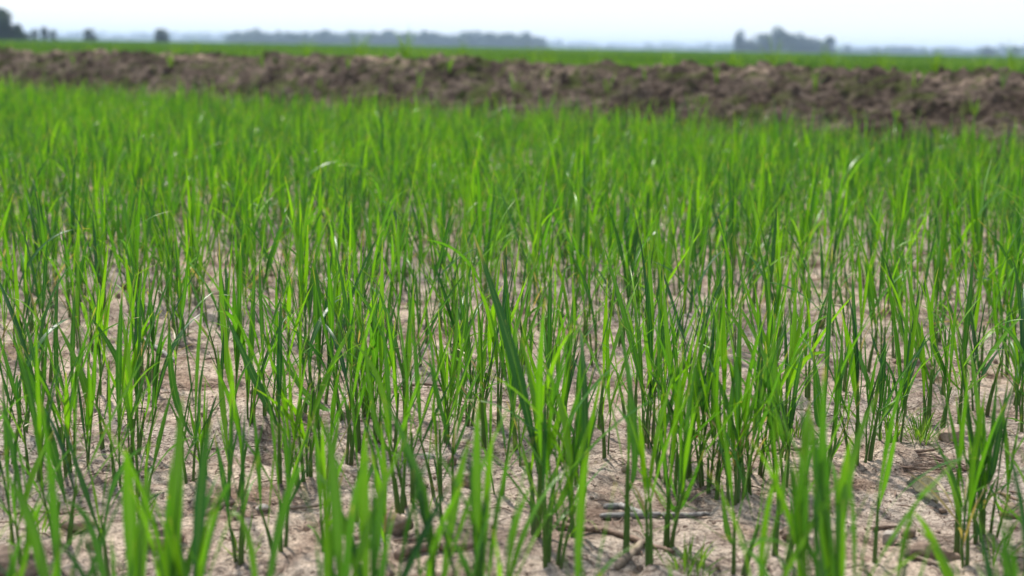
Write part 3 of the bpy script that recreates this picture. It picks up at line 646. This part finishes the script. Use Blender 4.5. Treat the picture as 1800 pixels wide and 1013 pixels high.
# crumbs and straw bits too many to count
def scatter_crumbs():
    V0, F0 = ICO1; Vs = []; Fs = []; k = 0
    for _ in range(9000):
        y = 1.1 + 5.5 * rng.random() ** 2.0; x = rng.uniform(-.5, .5) * y
        if x * BN[0] + y * BN[1] > BC: continue
        c = float(fbm(np.array([x * 5]), np.array([y * 5]), 2, 301)[0])
        if c < -0.05 and rng.random() < 0.75: continue
        r = min(0.0009 + rng.pareto(3.2) * 0.0013, .0075)
        v = V0 * (r * rng.uniform(.7, 1.3, 3)); v = v * (1 + rng.normal(0, .13, (len(v), 1)))
        Vs.append(v + [x, y, float(ground_z(x, y)) + r * .5]); Fs.append(F0 + k); k += len(V0)
    return np.vstack(Vs), np.vstack(Fs)
V, Fc = scatter_crumbs()
tag(link('soil_crumbs', new_mesh('soil_crumbs', V, Fc, CLOD, smooth=True)), 'loose brown crumbs of soil scattered over the crust', 'soil crumbs', kind='stuff')
ac = Acc()
for _ in range(3200):
    y = 1.1 + 4.0 * rng.random() ** 1.6; x = rng.uniform(-.5, .5) * y; a = rng.uniform(0, 3.14); L = rng.uniform(.006, .035); r = rng.uniform(.0004, .0011)
    z = float(ground_z(x, y)) + .0015; v = np.linspace(0, 1, 5)[:, None]
    C = np.array([x, y, z]) + v * L * np.array([math.cos(a), math.sin(a), 0]) + np.array([-math.sin(a), math.cos(a), 0]) * (v * v * rng.normal(0, .3) * L) + np.array([0, 0, 1]) * (rng.random() * .0045 * np.sin(v * 3.0))
    tube(ac, C, r * np.array([.6, 1, 1, .9, .3]), .5, 4)
tag(link('straw_litter', ac.mesh('straw_litter', BARK_BROWN)), 'short bits of old straw and rootlets lying on the soil', 'plant litter', kind='stuff')

# ------------------------------------------------------------------ plants on and behind the bank
GB = 'sparse seedlings growing on the mud bank'
k = 0
bank_px = [22, 75, 128, 190, 236, 300, 352, 410, 462, 520, 560, 612, 668, 735, 790, 842, 905, 960, 1012, 1070, 1135, 1180, 1240, 1262, 1330, 1402, 1438, 1500, 1582, 1612, 1660, 1722, 1768]
side_word = ['low on the slope', 'halfway up the slope', 'near the crest']
for j, px in enumerate(bank_px):
    lv = j * 7 % 3; t = (.12, .38, .66)[lv] + rng.uniform(-.06, .06); p = bank_point(px, t)
    tall = rng.uniform(.07, .17)
    weed_tuft('bank_seedling', p, tall, int(rng.integers(5, 12)), .05, f'{ORD[j]} seedling from the left on the mud bank, {side_word[lv]}', 'seedling', GB, .006, np.random.default_rng(j), .2)
# tall weeds behind the crest, breaking the skyline
GT = 'taller weeds standing behind the crest of the bank'
WEEDS = [(208, .16, 14), (345, .22, 10), (430, .16, 14), (505, .17, 18), (540, .16, 16), (632, .24, 26), (715, .24, 26), (760, .20, 22), (778, .22, 18), (880, .15, 14), (935, .21, 16), (965, .2, 22), (1085, .15, 16), (1170, .15, 14), (1190, .17, 16), (1250, .14, 8), (1330, .22, 18), (1420, .21, 12), (1525, .17, 20), (1570, .16, 16), (1610, .17, 12), (1645, .15, 22), (1668, .15, 20), (1730, .15, 26), (1785, .18, 14)]
wr = random.Random(4)
WEEDS += [(px_, wr.uniform(.12, .19), wr.randint(10, 20)) for px_ in [15, 60, 110, 160, 260, 310, 395, 465, 575, 600, 660, 690, 815, 850, 1010, 1045, 1130, 1290, 1305, 1360, 1385, 1460, 1495, 1550, 1700, 1750, 1765]]
for j, (px, hh, n) in enumerate(sorted(WEEDS)):
    p = bank_point(px, 1.15 + 0.15 * (j % 3)); p[2] -= .03
    weed_tuft('tall_weed', p, hh * 1.2, int(n * 1.8), .05, f'{"wispy" if n < 15 else "leafy"} green weed behind the bank crest, {ORD[j]} from the left', 'weed', GT, .0038, np.random.default_rng(80 + j), .15)

# green crop beyond the bank: blades thinning with distance over an uneven canopy
def far_crop():
    ac = Acc()
    for ring, (y0, y1, nb, wd, hh) in enumerate([(7, 16, 15000, .008, .24), (16, 40, 15000, .016, .26), (40, 120, 12000, .05, .28), (120, 420, 9000, .18, .32)]):
        yy = np.sqrt(rng.uniform(y0 ** 2, y1 ** 2, nb)); uu = rng.uniform(-.52, .52, nb); xx = yy * uu
        ok = xx * BN[0] + yy * BN[1] > BC + 2.0
        xx, yy = xx[ok], yy[ok]; nb = len(xx)
        h = hh * rng.uniform(.55, 1.1, nb); a = rng.uniform(0, 6.283, nb); ln = rng.uniform(.02, .35, nb) * h; fa = rng.uniform(0, 3.14, nb)
        z0 = ground_z(xx, yy)
        S = np.stack([np.cos(fa), np.sin(fa), 0 * fa], 1) * (wd * rng.uniform(.6, 1.3, nb))[:, None] * .5
        B = np.stack([xx, yy, z0], 1); M_ = B + np.stack([np.cos(a) * ln * .35, np.sin(a) * ln * .35, h * .55], 1); T_ = B + np.stack([np.cos(a) * ln, np.sin(a) * ln, h], 1)
        V = np.stack([B - S * .6, B + S * .6, M_ - S, M_ + S, T_ - S * .06, T_ + S * .06], 1).reshape(-1, 3)
        i = np.arange(nb)[:, None] * 6
        Fq = np.vstack([i + np.array([0, 1, 3, 2]), i + np.array([2, 3, 5, 4])])
        uv = np.tile(np.array([[0, 0], [1, 0], [0, .5], [1, .5], [.4, 1], [.6, 1]]), (nb, 1))
        ac.add(V, Fq, np.repeat(np.clip(rng.normal(.4, .25, nb), 0, 1), 6), uv)
    # canopy sheet
    ys = np.geomspace(14, 2400, 200); us = np.linspace(-1.2, 1.2, 260); Y, U_ = np.meshgrid(ys, us, indexing='ij'); X = Y * U_
    Z = .10 + .05 * fbm(X * .8, Y * .8, 3, 401) * np.clip(200 / Y, 0, 1) + np.minimum(.0002 * Y, .12)
    V = np.stack([X, Y, Z], -1).reshape(-1, 3); n, m = Y.shape
    i = (np.arange(n - 1)[:, None] * m + np.arange(m - 1)[None]).ravel(); Fq = np.stack([i, i + 1, i + m + 1, i + m], 1)
    keep = (V[Fq[:, 0], 0] * BN[0] + V[Fq[:, 0], 1] * BN[1]) > BC + 5
    ac.add(V, Fq[keep], np.clip(.5 + .9 * fbm(V[:, 0] * .12, V[:, 1] * .03, 4, 5) + np.clip((V[:, 1] - 500) / 1500, 0, .5), 0, 1), np.stack([V[:, 0] % 1 * 0 + .3, V[:, 1] * 0 + .5], 1))
    tag(link('far_crop', ac.mesh('far_crop', FARGRASS)), 'bright green rice field stretching beyond the mud bank', 'rice field', kind='stuff')
far_crop()

# ------------------------------------------------------------------ trees on the horizon
TRUNK = rough_material('tree_bark', (.06, .045, .035), (.14, .11, .085), 3, .9, bump=.4, bd=.05)
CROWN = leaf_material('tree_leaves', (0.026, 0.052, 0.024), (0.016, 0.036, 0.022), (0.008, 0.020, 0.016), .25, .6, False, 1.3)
def crown_quads(ac, c, rx, rz, n, rg, leafs, lobes=9):
    cs = []
    for k in range(lobes):
        a = rg.uniform(0, 6.283); e = rg.uniform(-1, 1); rr = rg.uniform(.15, .62)
        cs.append((np.array([math.cos(a) * rr * rx * (1.2 - .6 * max(e, 0)), math.sin(a) * rr * rx, e * .6 * rz]), rg.uniform(.26, .46)))
    k = rg.integers(0, lobes, n); C = np.array([q[0] for q in cs])[k]; sc = np.array([q[1] for q in cs])[k]
    d = norm(rg.normal(size=(n, 3))); r = rg.uniform(.55, 1.0, n) ** .5
    P = c + C + d * (sc * r)[:, None] * [rx, rx, rz]
    A = norm(rg.normal(size=(n, 3))); B = norm(np.cross(A, rg.normal(size=(n, 3)))); s = leafs * rg.uniform(.6, 1.4, n)[:, None]
    V = np.stack([P - A * s, P + B * s * .6, P + A * s, P - B * s * .6], 1).reshape(-1, 3); i = np.arange(n)[:, None] * 4 + np.arange(4)
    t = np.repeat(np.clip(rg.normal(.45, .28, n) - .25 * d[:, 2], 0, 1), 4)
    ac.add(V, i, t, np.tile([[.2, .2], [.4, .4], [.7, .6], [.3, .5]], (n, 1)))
def tree(px, top, base, dist, wpx, label, seed, group, n=2200, slim=1.0):
    rg = np.random.default_rng(seed); d = pix_dir(px, 83); d = d / d[1]; x, y = d[0] * dist, dist
    h = (base - top) / F * dist * 1.1; rx = wpx / F * dist * .62; p = np.array([x, y, 0.0])
    e = bpy.data.objects.new('tree', None); COL.objects.link(e); e.location = p; tag(e, label, 'tree', group)
    tr = Acc(); v = np.linspace(0, 1, 8)[:, None]
    tube(tr, p + v * np.array([h * .03, 0, h * .75]), h * .035 * (1.2 - v[:, 0]), .5, 8)
    for k in range(6):
        a = rg.uniform(0, 6.283); z0 = h * rg.uniform(.25, .5); q = p + np.array([0, 0, z0])
        tube(tr, q + v * np.array([math.cos(a) * rx * .6, math.sin(a) * rx * .6, h * .3]), h * .014 * (1.2 - v[:, 0]), .5, 5)
    link('trunk', tr.mesh('trunk', TRUNK, p), e)
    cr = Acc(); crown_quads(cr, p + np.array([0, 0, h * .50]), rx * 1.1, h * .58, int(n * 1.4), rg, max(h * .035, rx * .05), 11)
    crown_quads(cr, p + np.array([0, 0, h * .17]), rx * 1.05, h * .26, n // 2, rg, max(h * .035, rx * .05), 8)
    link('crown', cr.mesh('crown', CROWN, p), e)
GC = 'hazy copse standing alone at the right of the horizon'; GF = 'single trees on the left horizon'
tree(-10, 14, 66, 260, 62, 'large dark tree cut off by the left edge', 1, GF, 5000)
tree(18, 33, 66, 262, 40, 'dark rounded tree against the right side of the large tree at the left edge', 8, GF, 3500)
tree(32, 44, 66, 265, 26, 'low dark bush beside the large tree at the left edge', 2, GF)
tree(46, 55, 68, 300, 20, 'lowest dark bush trailing off right of the large tree at the left edge', 9, GF, 1200)
tree(62, 50, 68, 420, 14, 'small dark bush, left one of a clump of three', 3, GF, 1200)
tree(79, 46, 68, 430, 14, 'pointed small tree in the middle of a clump of three', 4, GF, 1200)
tree(95, 52, 68, 430, 16, 'small dark bush, right one of a clump of three', 5, GF, 1200)
tree(156, 50, 69, 420, 24, 'round dark tree alone between the clump and the next round tree', 6, GF)
tree(283, 49, 71, 420, 24, 'round dark tree alone left of the long hazy wood', 7, GF)
for (px, top, w, lab) in [(1300, 59, 20, 'slim hazy tree at the left end of the copse'), (1338, 64, 32, 'low round tree second from the left in the copse'), (1372, 54, 34, 'tallest tree in the middle of the copse'),
    (1398, 58, 32, 'tall tree just right of the tallest one in the copse'), (1426, 66, 30, 'lower tree fifth from the left in the copse'), (1457, 67, 21, 'round hazy tree at the right end of the copse'), (1353, 68, 26, 'low tree in front of the left part of the copse'), (1412, 66, 26, 'low tree filling the right part of the copse')]:
    tree(px, top, 93, 1000, w * 1.15, lab, int(px), GC, 1800)
tree(1442, 72, 93, 1000, 26, 'lowest tree joining the copse to the round tree at its right end', 1442, GC, 1800)
tree(1322, 72, 93, 1000, 24, 'low tree joining the slim tree to the rest of the copse', 1322, GC, 1500)
GR = 'faint trees near the right end of the horizon'
tree(1735, 82, 98, 1150, 26, 'round hazy tree near the right edge of the horizon', 31, GR, 1500)
tree(1785, 83, 99, 1150, 18, 'small hazy tree at the right edge of the horizon', 32, GR, 1500)
tree(1490, 80, 95, 1500, 20, 'faint small tree right of the copse', 33, GR, 1200)
def wood(name, x0, x1, topf, base, dist, step, label, hj, n=420, w=30):
    ac = Acc(); rg = np.random.default_rng(int(x0 + dist))
    px = x0
    while px < x1:
        d = pix_dir(px, 83); d = d / d[1]; dd = dist * rg.uniform(.97, 1.06); hz = 66 + (px / 1800) * 31
        h = (hz + 2 - topf(px) + rg.normal(0, hj)) / F * dd; h = max(h, 2.0); rx = w / F * dd * .5 * rg.uniform(.8, 1.3)
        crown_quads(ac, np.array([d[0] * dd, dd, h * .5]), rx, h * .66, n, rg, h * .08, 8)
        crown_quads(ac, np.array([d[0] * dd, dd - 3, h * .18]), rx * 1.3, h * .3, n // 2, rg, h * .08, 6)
        px += step * rg.uniform(.6, 1.4)
    tag(link(name, ac.mesh(name, CROWN)), label, 'wood', kind='stuff')
wood('distant_woodland', 408, 958, lambda p: float(np.interp(p, [400, 430, 480, 520, 560, 600, 625, 720, 790, 840, 935, 960], [56, 54, 57, 58, 56, 60, 57, 56, 60, 58, 62, 70])), 80, 1250, 8, 'long belt of hazy blue woodland on the horizon', 1.3)
wood('horizon_treeline', -300, 2100, lambda p: 55 + (p / 1800) * 31 + 2.0 * math.sin(p * .013), 90, 2600, 11, 'faint blue line of trees along the far horizon', 1.3, 260, 34)
wood('near_treeline', 1465, 2050, lambda p: 84 + 2.2 * math.sin(p * .031), 96, 1700, 9, 'low hazy row of trees right of the copse', 1.6, 300, 26)

# ------------------------------------------------------------------ haze
hm = bpy.data.materials.new('haze'); hm.use_nodes = True; ht = hm.node_tree; ht.nodes.clear()
ho = ht.nodes.new('ShaderNodeOutputMaterial'); hv = ht.nodes.new('ShaderNodeVolumePrincipled')
hv.inputs['Color'].default_value = (.58, .77, 1.0, 1); hv.inputs['Density'].default_value = 0.00028; hv.inputs['Anisotropy'].default_value = 0.2
ht.links.new(hv.outputs[0], ho.inputs['Volume'])
X0, X1, Y0, Y1, Z0, Z1 = -21000, 21000, -30, 5300, -1.5, 26
V = np.array([(x, y, z) for x in (X0, X1) for y in (Y0, Y1) for z in (Z0, Z1)], float)
Fc = [(0, 1, 3, 2), (4, 6, 7, 5), (0, 4, 5, 1), (2, 3, 7, 6), (0, 2, 6, 4), (1, 5, 7, 3)]
tag(link('haze', new_mesh('haze', V, Fc, hm, smooth=False)), 'thin bluish summer haze over the fields', 'haze', kind='stuff')
